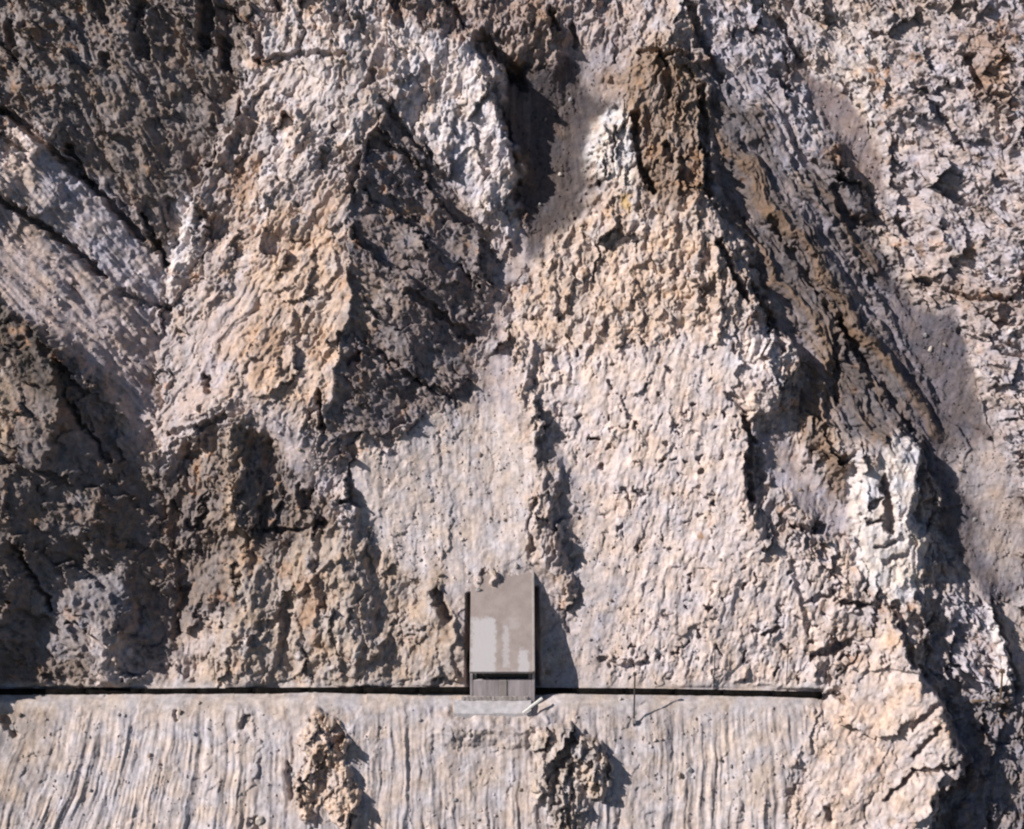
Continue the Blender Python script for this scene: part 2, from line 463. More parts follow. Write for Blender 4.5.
# flutes down the debris and the lower slope
flx = PX + .22 * (PY - 760) * sstep(330, 60, PX) + 10 * fbm(PX, PY, 170, 2, .5, 4.) + 2.5 * fbm(PX, PY, 25, 2, .5, 14.)
fl = ridged(flx, PY * .06, 34, 5, .65, 6.) - .5
fl2 = fbm(flx, PY * .07, 9, 3, .65, 7.)
flm = sstep(-.4, .35, fbm(PX, PY * .6, 75, 3, .5, 71.))
fade = sstep(698, 740, PY)
hh = hh + lower * (1 - road) * (7.0 * flm * (.2 + .8 * fade) * fl + 4.2 * fl2 * (.3 + .7 * fade) * (.4 + .6 * flm) + .45 * c3 + (1 - flm) * .12 * A2)
fsx = PX + (PY - 560) * .25 * sstep(540, 600, PX) - (PY - 480) * .1 * sstep(520, 420, PX)
fs = fbm(fsx + 5 * n1, PY * .08, 15, 4, .62, 3.3)
hh = hh + scree * (1 - road) * (1 - strata) * (3.0 * fs * (.4 + .6 * patch2) + .9 * c3)
hh = hh + pale * (1 - road) * (2.4 * fbm(fsx, PY * .22, 14, 4, .6, 2.3) + .45 * c3 + 1.5 * fibf + sstep(.36, .55, fbm(fx2, fy2, 11, 2, .5, 91.)) * -7)

# ---- single features: (points, half width, height (+ out, - cut), sharpness)
FEAT = [
 # gashes and holes of the upper left crag
 ([(204,-8),(207,18),(203,44)], 9, -26, 1), ([(222,40),(226,66)], 6, -14, 1), ([(142,8),(140,32),(146,56)], 9, -18, 1), ([(100,4),(108,24)], 8, -14, 1),
 ([(15,28),(22,62)], 5, -12, 1), ([(107,60),(109,68)], 6, -12, 1), ([(276,2),(282,12)], 7, -16, 1), ([(258,30),(262,60)], 5, -12, 1), ([(236,135),(232,150)], 7, -12, 1),
 # long cracks in the slabs
 ([(0,110),(24,122),(50,146),(68,164),(92,186),(112,206),(140,236)], 5.5, -30, 1), ([(72,150),(88,182)], 4, -20, 1), ([(8,203),(30,216),(58,236),(80,254),(104,277)], 5, -28, 1),
 ([(140,214),(152,240),(162,262)], 4, -18, 1), ([(118,290),(140,302),(165,306)], 4, -10, 1), ([(108,186),(130,214)],3,-6,1),
 # lower left
 ([(206,378),(210,392)], 5, -16, 1), ([(200,426),(228,417)], 5, -12, 1), ([(168,434),(190,430)], 4, -10, 1), ([(320,392),(324,428)], 4, -16, 1),
 ([(26,542),(40,575),(56,606)], 4, -14, 1), ([(265,530),(300,530),(325,522)], 4, -10, 1), ([(178,560),(182,600),(176,630)], 9, -12, 1),
 ([(65,362),(70,392),(84,424),(110,460)], 4, -14, 1), ([(310,560),(318,600),(316,640)], 6, 8, 1), ([(296,594),(320,570),(340,556)], 4, 6, 1),
 # spur A
 ([(410,292),(440,314),(472,340)], 6, -14, 1), ([(378,352),(405,372),(448,398)], 3.5, -9, 1), ([(350,362),(362,356)], 5, -12, 1), ([(360,170),(352,196)], 5, -9, 1),
 ([(368,88),(374,78)], 6, -14, 1), ([(383,104),(410,140),(432,158)], 4, -8, 1), ([(270,62),(300,56),(345,60)], 4, -10, 1), ([(345,10),(352,30)], 5, -10, 1),
 ([(440,-4),(474,30),(512,66),(524,84)], 7, -16, 1), ([(396,4),(402,30)], 6, -14, 1), ([(550,10),(556,26)], 5, -14, 1), ([(572,24),(578,44)], 5, -12, 1), ([(478,52),(492,86),(506,130),(520,180)], 5, -10, 1),
 # tower and crag
 ([(634,116),(636,150),(640,170),(652,190)], 6, -20, 1), ([(615,130),(612,165)], 2.5, -8, 1), ([(603,160),(606,178)], 2, -7, 1), ([(664,60),(668,100)], 4, -10, 1), ([(664,148),(670,160)], 6, -14, 1),
 ([(700,90),(703,140),(706,196)], 6, -18, 1), ([(716,244),(726,268),(742,300)], 5, -20, 1), ([(690,10),(700,40),(720,80)], 6, -14, 1), ([(675,170),(676,205)], 7, 8, 1),
 ([(640,56),(690,60)], 4, -8, 1), ([(750,290),(770,320),(778,350)], 6, -16, 1), ([(690,190),(696,240),(692,320)], 7, 9, 1), ([(712,250),(716,300),(716,340)], 6, 8, 1),
 # right edge of C
 ([(742,418),(750,440),(744,470),(750,500)], 5, -18, 1), ([(724,394),(744,410)], 4, -8, 1), ([(792,526),(806,532),(818,526)], 6, -16, 1), ([(820,400),(822,360),(812,330)], 6, 8, 1),
 ([(760,446),(766,480)], 6, 8, 1), ([(972,700),(1010,700)], 4, 6, 1), ([(812,655),(830,648),(848,640)], 7, -18, 1), ([(836,600),(866,602)], 4, -14, 1), ([(762,634),(774,627)], 3.5, -12, 1), ([(805,600),(830,590)], 4, -8, 1),
 ([(788,560),(800,600),(806,630)], 4, -6, 1), ([(594,439),(596,439)], 3, -10, 1), ([(600,466),(602,466)], 3, -8, 1), ([(706,606),(709,606)], 2.5, -8, 1), ([(671,652),(676,652)], 2.5, -7, 1), ([(624,490),(630,505)], 3, -6, 1),
 # strata
 ([(770,220),(830,310),(880,380),(912,430)], 5, -10, 1), ([(800,170),(862,270),(905,350)], 4, 7, 1), ([(812,350),(822,420)], 5, 8, 1), ([(838,190),(848,220),(870,222)], 9, -12, 1), ([(876,290),(900,330),(936,400)], 4, 5, 1),
 ([(842,320),(880,400)], 6, -8, 1), ([(835,336),(836,400)],4,-8,1),
 # upper right
 ([(965,60),(975,90),(1005,110)], 6, -12, 1), ([(935,110),(960,150)], 4, -10, 1), ([(900,220),(912,240)], 5, -14, 1), ([(920,280),(960,298),(1010,300)], 4, -9, 1), ([(960,330),(1020,350)], 3, -6, 1), ([(990,180),(1020,200)], 4, -8, 1),
 ([(780,20),(800,60)], 4, -8, 1), ([(770,70),(790,90)], 5, -10, 1),
 # pinnacle
 ([(856,448),(857,470)], 3.5, 16, 1), ([(880,480),(886,520),(884,526)], 7, -24, 1), ([(864,506),(872,500)], 4, -14, 1), ([(862,522),(878,518)], 4, -16, 1), ([(870,545),(890,540)], 4, -10, 1), ([(918,470),(916,520)], 5, -14, 1), ([(880,560),(900,552)], 4, -8, 1),
 ([(890,600),(900,640),(905,660)], 5, -14, 1), ([(905,590),(922,630),(930,650)], 4, 10, 1), ([(872,590),(886,606)], 5, -10, 1),
 ([(985,602),(1000,650),(1006,690)], 4.5, 12, 1), ([(992,604),(1012,670),(1018,690)], 4, -10, 1), ([(940,650),(960,680)], 4, 10, 1), ([(985,665),(990,680)], 4, -8, 1),
 # buttress E
 ([(905,750),(930,720)], 4, -10, 1), ([(880,790),(905,765),(946,758)], 4, -12, 1), ([(836,694),(842,698)], 4, -12, 1), ([(905,810),(920,800)], 5, 9, 1), ([(905,720),(925,700)], 4, -9, 1), ([(915,665),(935,695)], 5, -12, 1),
 # near the shed
 ([(436,592),(448,616)], 6, -16, 1), ([(452,612),(456,640)], 4, 6, 1), ([(484,574),(488,584)], 5, -9, 1), ([(492,572),(494,582)], 4, 6, 1), ([(600,658),(616,666),(645,664)], 3.5, -7, 1), ([(600,655),(645,660)], 3, 4, 1),
 ([(446,722),(470,726),(490,722),(515,727),(545,721)], 19, 11, 1), ([(735,680),(745,668)], 5, 5, 1), ([(750,683),(800,687)], 3, 4, 1), ([(535,500),(530,530),(532,550)], 5, -8, 1),
 # holes under the path
 ([(8,716),(20,730)], 5, -10, 1), ([(246,722),(250,716)], 5, -9, 1), ([(180,708),(180,716)], 3, -5, 1), ([(292,760),(294,790)], 4, -7, 1), ([(258,816),(262,826)], 7, -9, 1), ([(820,800),(826,812)],4,-7,1),
]
for pts, wd, ht, _ in FEAT:
    sl_, d, t = stroke(pts, fx2, fy2)
    prof = np.clip(1 - d / (wd * (1.0 if ht > 0 else .95)), 0, 1)
    prof = prof if ht > 0 else np.clip(prof * 1.6, 0, 1)
    hh[sl_] += ht * prof * (1 - .85 * road[sl_])

# outcrops on the lower slope
def mound(h, cx, cy, rx, ry, ht, rot=0, p=1.5):
    ca, sa = math.cos(rot), math.sin(rot)
    dx = (fx2 + n1 * 4 - cx); dy = (fy2 + n2 * 4 - cy)
    a = (dx * ca + dy * sa) / rx; b = (-dx * sa + dy * ca) / ry
    q = np.clip(1 - (np.abs(a) ** p + np.abs(b) ** p), 0, 1)
    return q
mA = np.maximum(mound(hh, 326, 738, 25, 34, 1, math.radians(-8)), np.maximum(mound(hh, 343, 786, 19, 44, 1, math.radians(-14)), .6 * mound(hh, 312, 780, 16, 40, 1, 0)))
mB = np.maximum(np.maximum(mound(hh, 556, 742, 27, 27, 1, .4), mound(hh, 588, 760, 24, 36, 1, -.35)), np.maximum(.55 * mound(hh, 565, 795, 24, 44, 1, -.1), .5 * mound(hh, 545, 768, 18, 30, 1, .3)))
mtex = 6 * (c2 - .45) + 1.1 * A2 + 1.3 * A3 + 2 * c3
hh = hh + np.sqrt(mA) * 19 + sstep(0, .25, mA) * (.6 * mtex + .7 * A1 + 3 * fib)
hh = hh + np.sqrt(mB) * 15 + sstep(0, .25, mB) * (.8 * mtex + .8 * A1 + 5 * (c1 - .45))
# weathering picks out the edges of the blocks
shp = np.clip(rough + sstep(0, .3, mA) + sstep(0, .3, mB) + .35 * pale + .1 * lower, 0, 1) * (1 - road)
hh = hh + shp * (.42 * (hh - blur(hh, 1)) + .15 * (hh - blur(hh, 4)))
sm = poly_mask([(468,594),(537,588),(538,686),(467,686)], 3)
hh = hh * (1 - sm) + (-22 + .16 * (PY - 590)) * sm
POS = BASE + (hh * SC)[..., None] * (-FWD)

def surf(px, py):
    """the surface point that shows at this place of the picture (front-most)"""
    r = FWD + RIGHT * ((px - W / 2) / FPX) - UP * ((py - H / 2) / FPX)
    # march on projected vertices
    d = (QX - px) ** 2 + (QY - py) ** 2
    i = int(np.argmin(d)); return POS.reshape(-1, 3)[i].copy()

# ------------------------------------------------------------------ rock colours (rock and debris zones with ragged outlines
PALE = (.475, .405, .36); TAN = (.36, .275, .205); RUST = (.30, .175, .09); GREY = (.30, .275, .275); BROWN = (.16, .125, .10)
PURP = (.185, .155, .155); WHITE = (.60, .56, .53); PINK = (.37, .31, .285); DARK = (.10, .085, .08); DUST = (.44, .385, .345); LAV = (.36, .335, .35)
col = np.empty(PX.shape + (3,), np.float32); col[:] = (.36, .305, .27)
def paint(pts, c, a=1.0, soft=12, w=1.0):
    global col
    m = poly_mask(pts, soft, PX + (WX - PX) * w * 1.4, PY + (WY - PY) * w * 1.4) * a
    col = col * (1 - m[..., None]) + np.array(c, np.float32) * m[..., None]
def paintm(m, c):
    global col
    col = col * (1 - m[..., None]) + np.array(c, np.float32) * m[..., None]
paint([(-60,-60),(270,-60),(250,60),(210,170),(160,260),(100,190),(50,140),(-60,110)], (.185,.155,.135))
paint([(-60,110),(20,115),(58,146),(20,195),(-60,220)], PALE, .9, 6)
paint([(60,160),(100,185),(165,265),(160,330),(100,280),(40,215)], LAV, .9)
paint([(-60,210),(10,215),(100,285),(160,340),(145,430),(70,345),(-60,260)], PINK, .9)
paint([(170,200),(195,190),(195,235),(175,300),(165,270)], WHITE, .7, 6)
paint([(230,160),(250,170),(240,210),(222,200)], RUST, .7, 8)
paint([(165,400),(215,300),(260,250),(250,350),(200,420),(155,445)], PINK, .8)
paint([(250,200),(350,190),(352,330),(340,400),(300,420),(240,390),(230,320)], (.43,.325,.24), .85, 18)
paint([(250,330),(275,310),(290,370),(255,385)], RUST, .45, 14)
paint([(270,0),(380,0),(385,100),(350,150),(300,200),(260,200),(250,100)], (.44,.385,.345), .85, 16)
paint([(355,170),(385,110),(440,170),(500,260),(480,345),(470,400),(400,430),(330,440),(345,350)], (.165,.14,.135), .9)  # right flank of spur A: its shade is put into the colour
paint([(355,280),(400,295),(380,320),(355,330)], TAN, .7)
paint([(380,20),(480,45),(515,150),(515,250),(440,170),(390,100)], (.52,.475,.45), .95, 8)
paint([(425,140),(460,165),(490,220),(470,210),(440,180)], LAV, .7, 8)
paint([(390,-60),(580,-60),(585,60),(520,90),(470,40),(400,20)], (.25,.185,.15), .7)
paint([(520,-10),(560,-10),(575,40),(530,30)], RUST, .5)
paintm(poly_mask(SCREE[0], 9, wx, wy), (.30,.255,.24))
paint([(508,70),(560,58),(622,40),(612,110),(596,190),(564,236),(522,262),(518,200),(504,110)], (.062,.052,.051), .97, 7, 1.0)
paint([(560,-60),(650,-60),(640,50),(610,100),(585,80)], (.32,.275,.26), .8)
paint([(480,350),(515,350),(515,420),(480,420)], (.32,.275,.265), .9)
paint([(345,465),(400,430),(480,410),(525,430),(530,570),(430,585),(380,550)], DUST, .9)
paint([(600,70),(660,40),(700,70),(706,190),(660,210),(635,180),(630,110)], (.22,.155,.105), .9)
paint([(690,150),(704,150),(704,200),(685,215)], RUST, .6, 6)
paint([(592,120),(615,105),(630,130),(634,190),(612,185),(588,175)], (.52,.485,.44), .95, 5, .5)
paint([(560,235),(610,195),(690,210),(725,260),(735,320),(640,360),(530,400),(505,330)], (.44,.345,.265), .9, 16)
paint([(520,340),(640,350),(720,320),(790,350),(745,430),(745,540),(840,560),(840,640),(800,690),(600,690),(630,600),(590,480),(540,420)], PALE, .95, 16)
paint([(715,340),(770,340),(780,370),(730,370)], WHITE, .6)
paint([(545,430),(575,460),(600,540),(620,600),(600,690),(545,690),(565,600),(570,500)], (.36,.32,.30), .8)
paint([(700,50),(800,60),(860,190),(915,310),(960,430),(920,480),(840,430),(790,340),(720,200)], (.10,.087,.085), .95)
paint([(800,330),(840,330),(830,420),(850,500),(800,440)], (.19,.13,.085), .9)
paint([(820,150),(850,140),(840,165)], RUST, .6, 6)
paint([(700,0),(790,20),(830,130),(800,180),(750,110),(700,60)], LAV, .8)
paint([(815,0),(880,20),(900,100),(870,130),(820,90)], (.42,.37,.33), .8)
paint([(890,60),(1100,-60),(1100,520),(1010,500),(960,330),(900,260),(880,160)], (.345,.305,.295), .9)
paint([(950,30),(1000,40),(1010,110),(970,110)], (.25,.16,.10), .75)
paint([(910,270),(1024,285),(1024,320),(930,300)], (.26,.18,.125), .6)
paintm(poly_mask(SCREE[3], 5, wx, wy), (.18,.145,.14))
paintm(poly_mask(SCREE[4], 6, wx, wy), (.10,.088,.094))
paint([(950,445),(1000,440),(1024,480),(1024,600),(985,540)], (.31,.265,.24), .85)
paintm(poly_mask(SCREE[5], 6, wx, wy), (.30,.265,.265))
paint([(810,440),(850,450),(846,500),(830,500)], (.17,.12,.085), .9, 6)
paintm(pin, (.50,.465,.43))
paint([(925,590),(990,600),(1010,690),(940,690)], (.34,.32,.335), .9)
paint([(985,600),(996,602),(1012,690),(996,690)], (.52,.475,.43), .9, 3, .3)
paint([(-60,260),(40,318),(75,350),(110,385),(150,480),(250,420),(330,480),(330,560),(250,600),(180,640),(100,700),(-60,720)], (.165,.135,.115), .95)  # dark rock, with the shade on this side painted in as well
paint([(-60,270),(40,325),(75,360),(80,420),(50,400),(28,365),(-60,360)], (.09,.075,.062), .95, 8)  # spur crest darkened further, where the sun would leave it bright
paint([(-20,370),(25,370),(20,450),(-20,460)], (.33,.26,.19), .9)  # sunlit strip painted paler than the shaded rock round it
paint([(40,580),(120,560),(150,640),(60,660)], (.22,.205,.205), .7)
paint([(250,395),(300,440),(330,450),(340,500),(300,480),(258,412)], (.38,.33,.32), .9)
paint([(226,430),(240,430),(244,530),(262,580),(240,600),(230,520)], (.33,.25,.175), .8, 6)
paint([(300,530),(370,540),(465,600),(465,700),(180,700),(230,600)], (.33,.27,.215), .9)
paint([(300,570),(325,580),(320,640),(305,630)], RUST, .6, 8)
paint([(105,620),(140,650),(140,690),(85,690)], (.42,.36,.32), .9)
paintm(butE, (.46,.385,.33))
paint([(815,700),(900,650),(900,760),(830,829)], (.46,.36,.285), .6, 25)
paint([(940,690),(1100,690),(1100,900),(930,900)], (.17,.155,.16), .9)  # shadow of buttress E painted dark into the ground beside it
paintm(lower, (.37,.325,.295))
paint([(60,705),(300,705),(260,829),(120,829)], (.44,.39,.355), .8, 25)
paint([(-60,700),(60,700),(30,829),(-60,829)], (.29,.245,.205), .8)
paint([(700,705),(780,705),(770,829),(640,829)], (.44,.385,.345), .7, 25)
paintm(sstep(0.02, .2, mA) * .9, (.46,.35,.255))
paintm(sstep(0.02, .2, mB) * .9, (.35,.295,.24))
paintm(road * .8, (.42,.375,.335))
# smaller staining by minerals: rusty and dark varnished patches in the crags, bleached ones in the pale rock
s1 = sstep(.22, .5, fbm(PX, PY, 30, 4, .6, 12.)) * rough
paintm(s1 * .65, (.34,.195,.10))
s2 = sstep(.15, .5, fbm(PX, PY, 17, 4, .65, 21.)) * rough
paintm(s2 * .5, (.14,.105,.085))
lit_ok = np.clip(col.mean(-1) / .33, .12, 1) ** 1.5
s3 = sstep(.2, .5, fbm(PX, PY, 38, 4, .6, 33.)) * lit_ok
paintm(s3 * .35, (.50,.46,.43))
s4 = sstep(.2, .5, fbm(PX, PY, 60, 4, .6, 43.)) * lit_ok
paintm(s4 * .3, (.33,.315,.34))
s5 = fbm(*grain(fx2, fy2, 2.2), 9, 3, .68, 63.)
paintm(sstep(.12, .5, s5) * .5 * (.35 + .65 * rough) * lit_ok, (.56,.515,.485))
paintm(sstep(-.12, -.5, s5) * .45 * (.25 + .75 * rough), (.20,.15,.115))
s6 = sstep(.25, .5, fbm(*grain(fx2, fy2, 1.6), 12, 3, .6, 95.)) * sstep(-.1, .3, fbm(PX, PY, 70, 3, .5, 97.))
paintm(s6 * .75 * np.clip(rough + .25 * pale + .3 * butE, 0, 1), (.31,.165,.08))
paintm(sstep(.1, .45, fib) * .3 * np.clip(rough, 0, 1) * lit_ok, (.54,.50,.48))
paintm(strata * sstep(.1, .35, st) * .55, (.185,.115,.062))
paintm(strata * sstep(-.05, -.35, st) * .55, (.24,.22,.235))
paintm(slabs * sstep(.1, .35, sb) * .4, (.23,.18,.15))
fc = fbm(flx, PY * .06, 6, 3, .7, 81.)
paintm(lower * sstep(.05, .45, fc) * .5, (.25,.21,.18))
paintm(lower * sstep(-.05, -.45, fc) * .4, (.52,.475,.44))
fc2 = fbm(fsx + 3 * n1, PY * .07, 7, 3, .7, 85.)
paintm(scree * sstep(.05, .5, fc2) * .35, (.20,.17,.155))
paintm(scree * sstep(-.1, -.5, fc2) * .35 * lit_ok, (.50,.455,.425))
for (x, y, r, c, a) in [(693,535,6,RUST,.9),(820,604,7,RUST,.6),(890,640,14,(.42,.28,.16),.6),(626,204,8,(.45,.27,.06),.7),(918,250,8,RUST,.6),(660,365,6,RUST,.6),(968,255,8,RUST,.7),(870,760,10,RUST,.4),(250,560,12,RUST,.5),(165,168,0,RUST,.1),(148,168,6,RUST,.7)]:
    if r: paintm(sstep(r * 1.3, r * .4, np.hypot(WX - x, WY - y)) * a, c)

# ------------------------------------------------------------------ materials
def new_mat(name):
    m = bpy.data.materials.new(name); m.use_nodes = True
    nt = m.node_tree; b = nt.nodes['Principled BSDF']
    return m, nt, b
def rock_material():
    m, nt, b = new_mat('mountain_rock')
    N, L = nt.nodes, nt.links
    at = N.new('ShaderNodeAttribute'); at.attribute_name = 'mineral_and_shade'
    tc = N.new('ShaderNodeTexCoord')
    n = N.new('ShaderNodeTexNoise'); n.inputs['Scale'].default_value = 1.1; n.inputs['Detail'].default_value = 8; n.inputs['Roughness'].default_value = .72
    L.new(tc.outputs['Object'], n.inputs['Vector'])
    r = N.new('ShaderNodeMapRange'); r.inputs['From Min'].default_value = .3; r.inputs['From Max'].default_value = .7; r.inputs['To Min'].default_value = .62; r.inputs['To Max'].default_value = 1.32
    L.new(n.outputs['Fac'], r.inputs['Value'])
    mu = N.new('ShaderNodeMix'); mu.data_type = 'RGBA'; mu.blend_type = 'MULTIPLY'; mu.inputs['Factor'].default_value = 1
    L.new(at.outputs['Color'], mu.inputs['A']); L.new(r.outputs['Result'], mu.inputs['B'])
    # warm / cool drift
    n2_ = N.new('ShaderNodeTexNoise'); n2_.inputs['Scale'].default_value = .45; n2_.inputs['Detail'].default_value = 6
    L.new(tc.outputs['Object'], n2_.inputs['Vector'])
    cr = N.new('ShaderNodeValToRGB')
    cr.color_ramp.elements[0].position = .35; cr.color_ramp.elements[0].color = (1.08, .99, .90, 1)
    cr.color_ramp.elements[1].position = .65; cr.color_ramp.elements[1].color = (.95, .98, 1.06, 1)
    L.new(n2_.outputs['Fac'], cr.inputs['Fac'])
    m2 = N.new('ShaderNodeMix'); m2.data_type = 'RGBA'; m2.blend_type = 'MULTIPLY'; m2.inputs['Factor'].default_value = 1
    L.new(mu.outputs['Result'], m2.inputs['A']); L.new(cr.outputs['Color'], m2.inputs['B'])
    L.new(m2.outputs['Result'], b.inputs['Base Color'])
    b.inputs['Roughness'].default_value = .95
    b.inputs['Specular IOR Level'].default_value = .15
    bn = N.new('ShaderNodeTexNoise'); bn.inputs['Scale'].default_value = 3.2; bn.inputs['Detail'].default_value = 7; bn.inputs['Roughness'].default_value = .78
    L.new(tc.outputs['Object'], bn.inputs['Vector'])
    bu = N.new('ShaderNodeBump'); bu.inputs['Strength'].default_value = .6; bu.inputs['Distance'].default_value = .09
    L.new(bn.outputs['Fac'], bu.inputs['Height']); L.new(bu.outputs['Normal'], b.inputs['Normal'])
    return m
ROCK = rock_material()

# ------------------------------------------------------------------ cut the relief into the pieces of the mountain side
QX, QY = project(POS)
QX = QX.ravel(); QY = QY.ravel()
zone = np.zeros(PX.shape, np.uint8)
def cut(pts, k, sft=3):
    zone[poly_mask(pts, sft, wx, wy) > .5] = k
cut([(262,60),(385,100),(500,258),(480,345),(470,410),(330,470),(300,480),(240,398),(155,450),(160,340),(168,240),(212,154)], 12)
cut([(590,196),(562,232),(516,330),(514,390),(545,420),(580,530),(560,686),(818,686),(850,640),(842,580),(830,540),(745,420),(788,350),(716,240),(702,180),(690,50),(640,50)], 13)
cut([(706,60),(760,80),(830,170),(880,260),(915,340),(950,430),(920,470),(860,450),(800,400),(790,345),(718,240),(704,170)], 14)
cut([(0,210),(50,150),(95,180),(130,215),(165,265),(160,330),(140,430),(70,338),(-300,225),(-300,150)], 15)
cut([(395,5),(440,36),(474,46),(505,120),(520,195),(500,256),(440,172),(384,104)], 16)
cut([(155,452),(200,425),(240,398),(258,410),(312,478),(335,500),(425,588),(465,600),(465,686),(145,686),(178,620),(160,540)], 17)
zone[(lower > .5)] = 1
zone[(poly_mask(SCREE[0], 3, wx, wy) > .5) | (poly_mask(SCREE[1], 3, wx, wy) > .5)] = 2
zone[(poly_mask(SCREE[4], 3, wx, wy) > .5) | (poly_mask(SCREE[3], 3, wx, wy) > .5)] = 3
zone[(road > .75) & (np.abs(PY - 694) < 7)] = 4
zone[pin > .5] = 5
zone[butE > .5] = 6
zone[mA > .03] = 7
zone[mB > .03] = 8
zone[poly_mask([(592,120),(613,104),(630,115),(636,190),(612,188),(590,178)], 3, fx2, fy2) > .5] = 9
zone[poly_mask([(-400,200),(-60,262),(0,292),(45,322),(70,352),(84,420),(132,482),(120,560),(60,640),(20,686),(-400,686)], 3, wx, wy) > .5] = 10
zone[poly_mask([(112,624),(124,640),(142,684),(84,684),(100,650)], 3, fx2, fy2) > .5] = 11
idx = np.arange(NU * NS).reshape(NS, NU)
quads = np.stack([idx[1:, :-1], idx[1:, 1:], idx[:-1, 1:], idx[:-1, :-1]], -1).reshape(-1, 4)
fz = zone[:-1, :-1].ravel()
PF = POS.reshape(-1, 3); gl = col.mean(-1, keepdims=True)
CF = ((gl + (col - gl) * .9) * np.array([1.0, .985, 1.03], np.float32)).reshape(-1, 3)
NAMES = {
 0: ('cliff', None, None), 1: ('lower_slope', None, None), 2: ('scree_chute', None, None), 3: ('scree_slope', None, None), 4: ('path', None, None),
 5: ('rock_pinnacle', 'white craggy rock pinnacle with a hollow, casting shadow on the grey scree at right', 'rock'),
 6: ('rock_buttress', 'big pale orange-stained rock buttress cutting off the path at lower right', 'rock'),
 7: ('rock_fin', 'upright tan rock fin below the path, left of the shed', 'rock'),
 8: ('rock_outcrop', 'dark lumpy rock outcrop just below the path and the concrete shed', 'rock'),
 9: ('rock_tower', 'whitish rock tower beside the dark top of the central scree chute', 'rock'),
 10: ('rock_spur', 'large dark shaded rock spur at the left edge above the path', 'rock'),
 12: ('rock_spur', 'tan rock spur with shaded right flank between the left gully and the central gully', 'rock'),
 13: ('rock_buttress', 'broad pale rock buttress with brown crag on top, right of the central gully', 'rock'),
 14: ('layered_rock', 'dark and rusty tilted rock layers running diagonally down the right side', 'rock'),
 15: ('cracked_rock', 'grey striped rock slabs with long dark cracks at the left edge', 'rock'),
 16: ('pale_crag', 'whitish rock face on the left rim of the dark central chute', 'rock'),
 17: ('rock_crag', 'brown lumpy crag under the ledge, between the dark spur and the shed', 'rock'),
 11: ('rock_cone', 'small sunlit pointed rock cone on the path edge under the dark spur', 'rock'),
}
for k, (nm, lab, cat) in NAMES.items():
    q = quads[fz == k]
    if len(q) == 0: continue
    uq, inv = np.unique(q, return_inverse=True)
    me = bpy.data.meshes.new(nm)
    me.vertices.add(len(uq)); me.vertices.foreach_set('co', PF[uq].astype(np.float32).ravel())
    me.loops.add(len(q) * 4); me.loops.foreach_set('vertex_index', inv.astype(np.int32).ravel())
    me.polygons.add(len(q)); me.polygons.foreach_set('loop_start', np.arange(0, len(q) * 4, 4, dtype=np.int32))
    me.update(calc_edges=True)
    ca = me.color_attributes.new('mineral_and_shade', 'FLOAT_COLOR', 'POINT')
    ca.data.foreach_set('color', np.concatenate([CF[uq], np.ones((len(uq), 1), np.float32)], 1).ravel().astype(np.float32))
    me.materials.append(ROCK)
    o = bpy.data.objects.new(nm, me)
    scene.collection.objects.link(o)
    if lab:
        o['label'] = lab; o['category'] = cat
    else:
        o['kind'] = 'structure'

# ------------------------------------------------------------------ helpers for built things
def unproj(px, py, h):
    """point seen at this pixel whose relief over the mean slope is h (decimetres)"""
    ray = FWD + RIGHT * ((px - W / 2) / FPX) - UP * ((py - H / 2) / FPX)
    nrm = np.cross(RIGHT, UPS)
    if nrm @ FWD > 0: nrm = -nrm
    t = ((CEN - CAMP) @ nrm) / (ray @ nrm)
    t2 = t - h * SC
    return CAMP + ray * t2
def mesh_obj(name, verts, faces, mat, parent=None, smooth=False):
    me = bpy.data.meshes.new(name)
    me.from_pydata([tuple(map(float, v)) for v in verts], [], faces)
    me.materials.append(mat); me.update()
    if smooth: me.polygons.foreach_set('use_smooth', [True] * len(me.polygons))
    o = bpy.data.objects.new(name, me); scene.collection.objects.link(o)
    if parent is not None: o.parent = parent
    return o
def empty(name, loc, label, cat, group=None):
    o = bpy.data.objects.new(name, None); scene.collection.objects.link(o)
    o.location = loc; o['label'] = label; o['category'] = cat
    o.empty_display_size = .3
    if group: o['group'] = group
    return o
def tag(o, label, cat, group=None):
    o['label'] = label; o['category'] = cat
    if group: o['group'] = group
    return o
R_ = random.Random(5)
def box_vf(x0, x1, y0, y1, z0, z1, bev=.03, jit=0):
    """box with chamfered edges"""
    V = []; 
    for x, sx in ((x0, 1), (x1, -1)):
        for y, sy in ((y0, 1), (y1, -1)):
            for z, sz in ((z0, 1), (z1, -1)):
                for k in range(3):
                    p = [x + sx * bev, y + sy * bev, z + sz * bev]
                    p[k] = (x, y, z)[k]
                    V.append([c + R_.uniform(-jit, jit) for c in p])
    def i(a, b, c, k): return ((a * 2 + b) * 2 + c) * 3 + k
    F = []
    for a in (0, 1):
        q = [i(a,0,0,0), i(a,1,0,0), i(a,1,1,0), i(a,0,1,0)]; F.append(q if a else q[::-1])
        q = [i(0,a,0,1), i(0,a,1,1), i(1,a,1,1), i(1,a,0,1)]; F.append(q if a else q[::-1])
        q = [i(0,0,a,2), i(1,0,a,2), i(1,1,a,2), i(0,1,a,2)]; F.append(q if a else q[::-1])
    for a in (0, 1):
        for b in (0, 1):
            q = [i(a,b,0,0), i(a,b,0,1), i(a,b,1,1), i(a,b,1,0)]; F.append(q if a == b else q[::-1])
            q = [i(a,0,b,0), i(a,1,b,0), i(a,1,b,2), i(a,0,b,2)]; F.append(q if a == b else q[::-1])
            q = [i(0,a,b,1), i(1,a,b,1), i(1,a,b,2), i(0,a,b,2)]; F.append(q[::-1] if a == b else q)
            for c in (0, 1):
                q = [i(a,b,c,0), i(a,b,c,1), i(a,b,c,2)]; F.append(q if (a + b + c) % 2 else q[::-1])
    return V, F
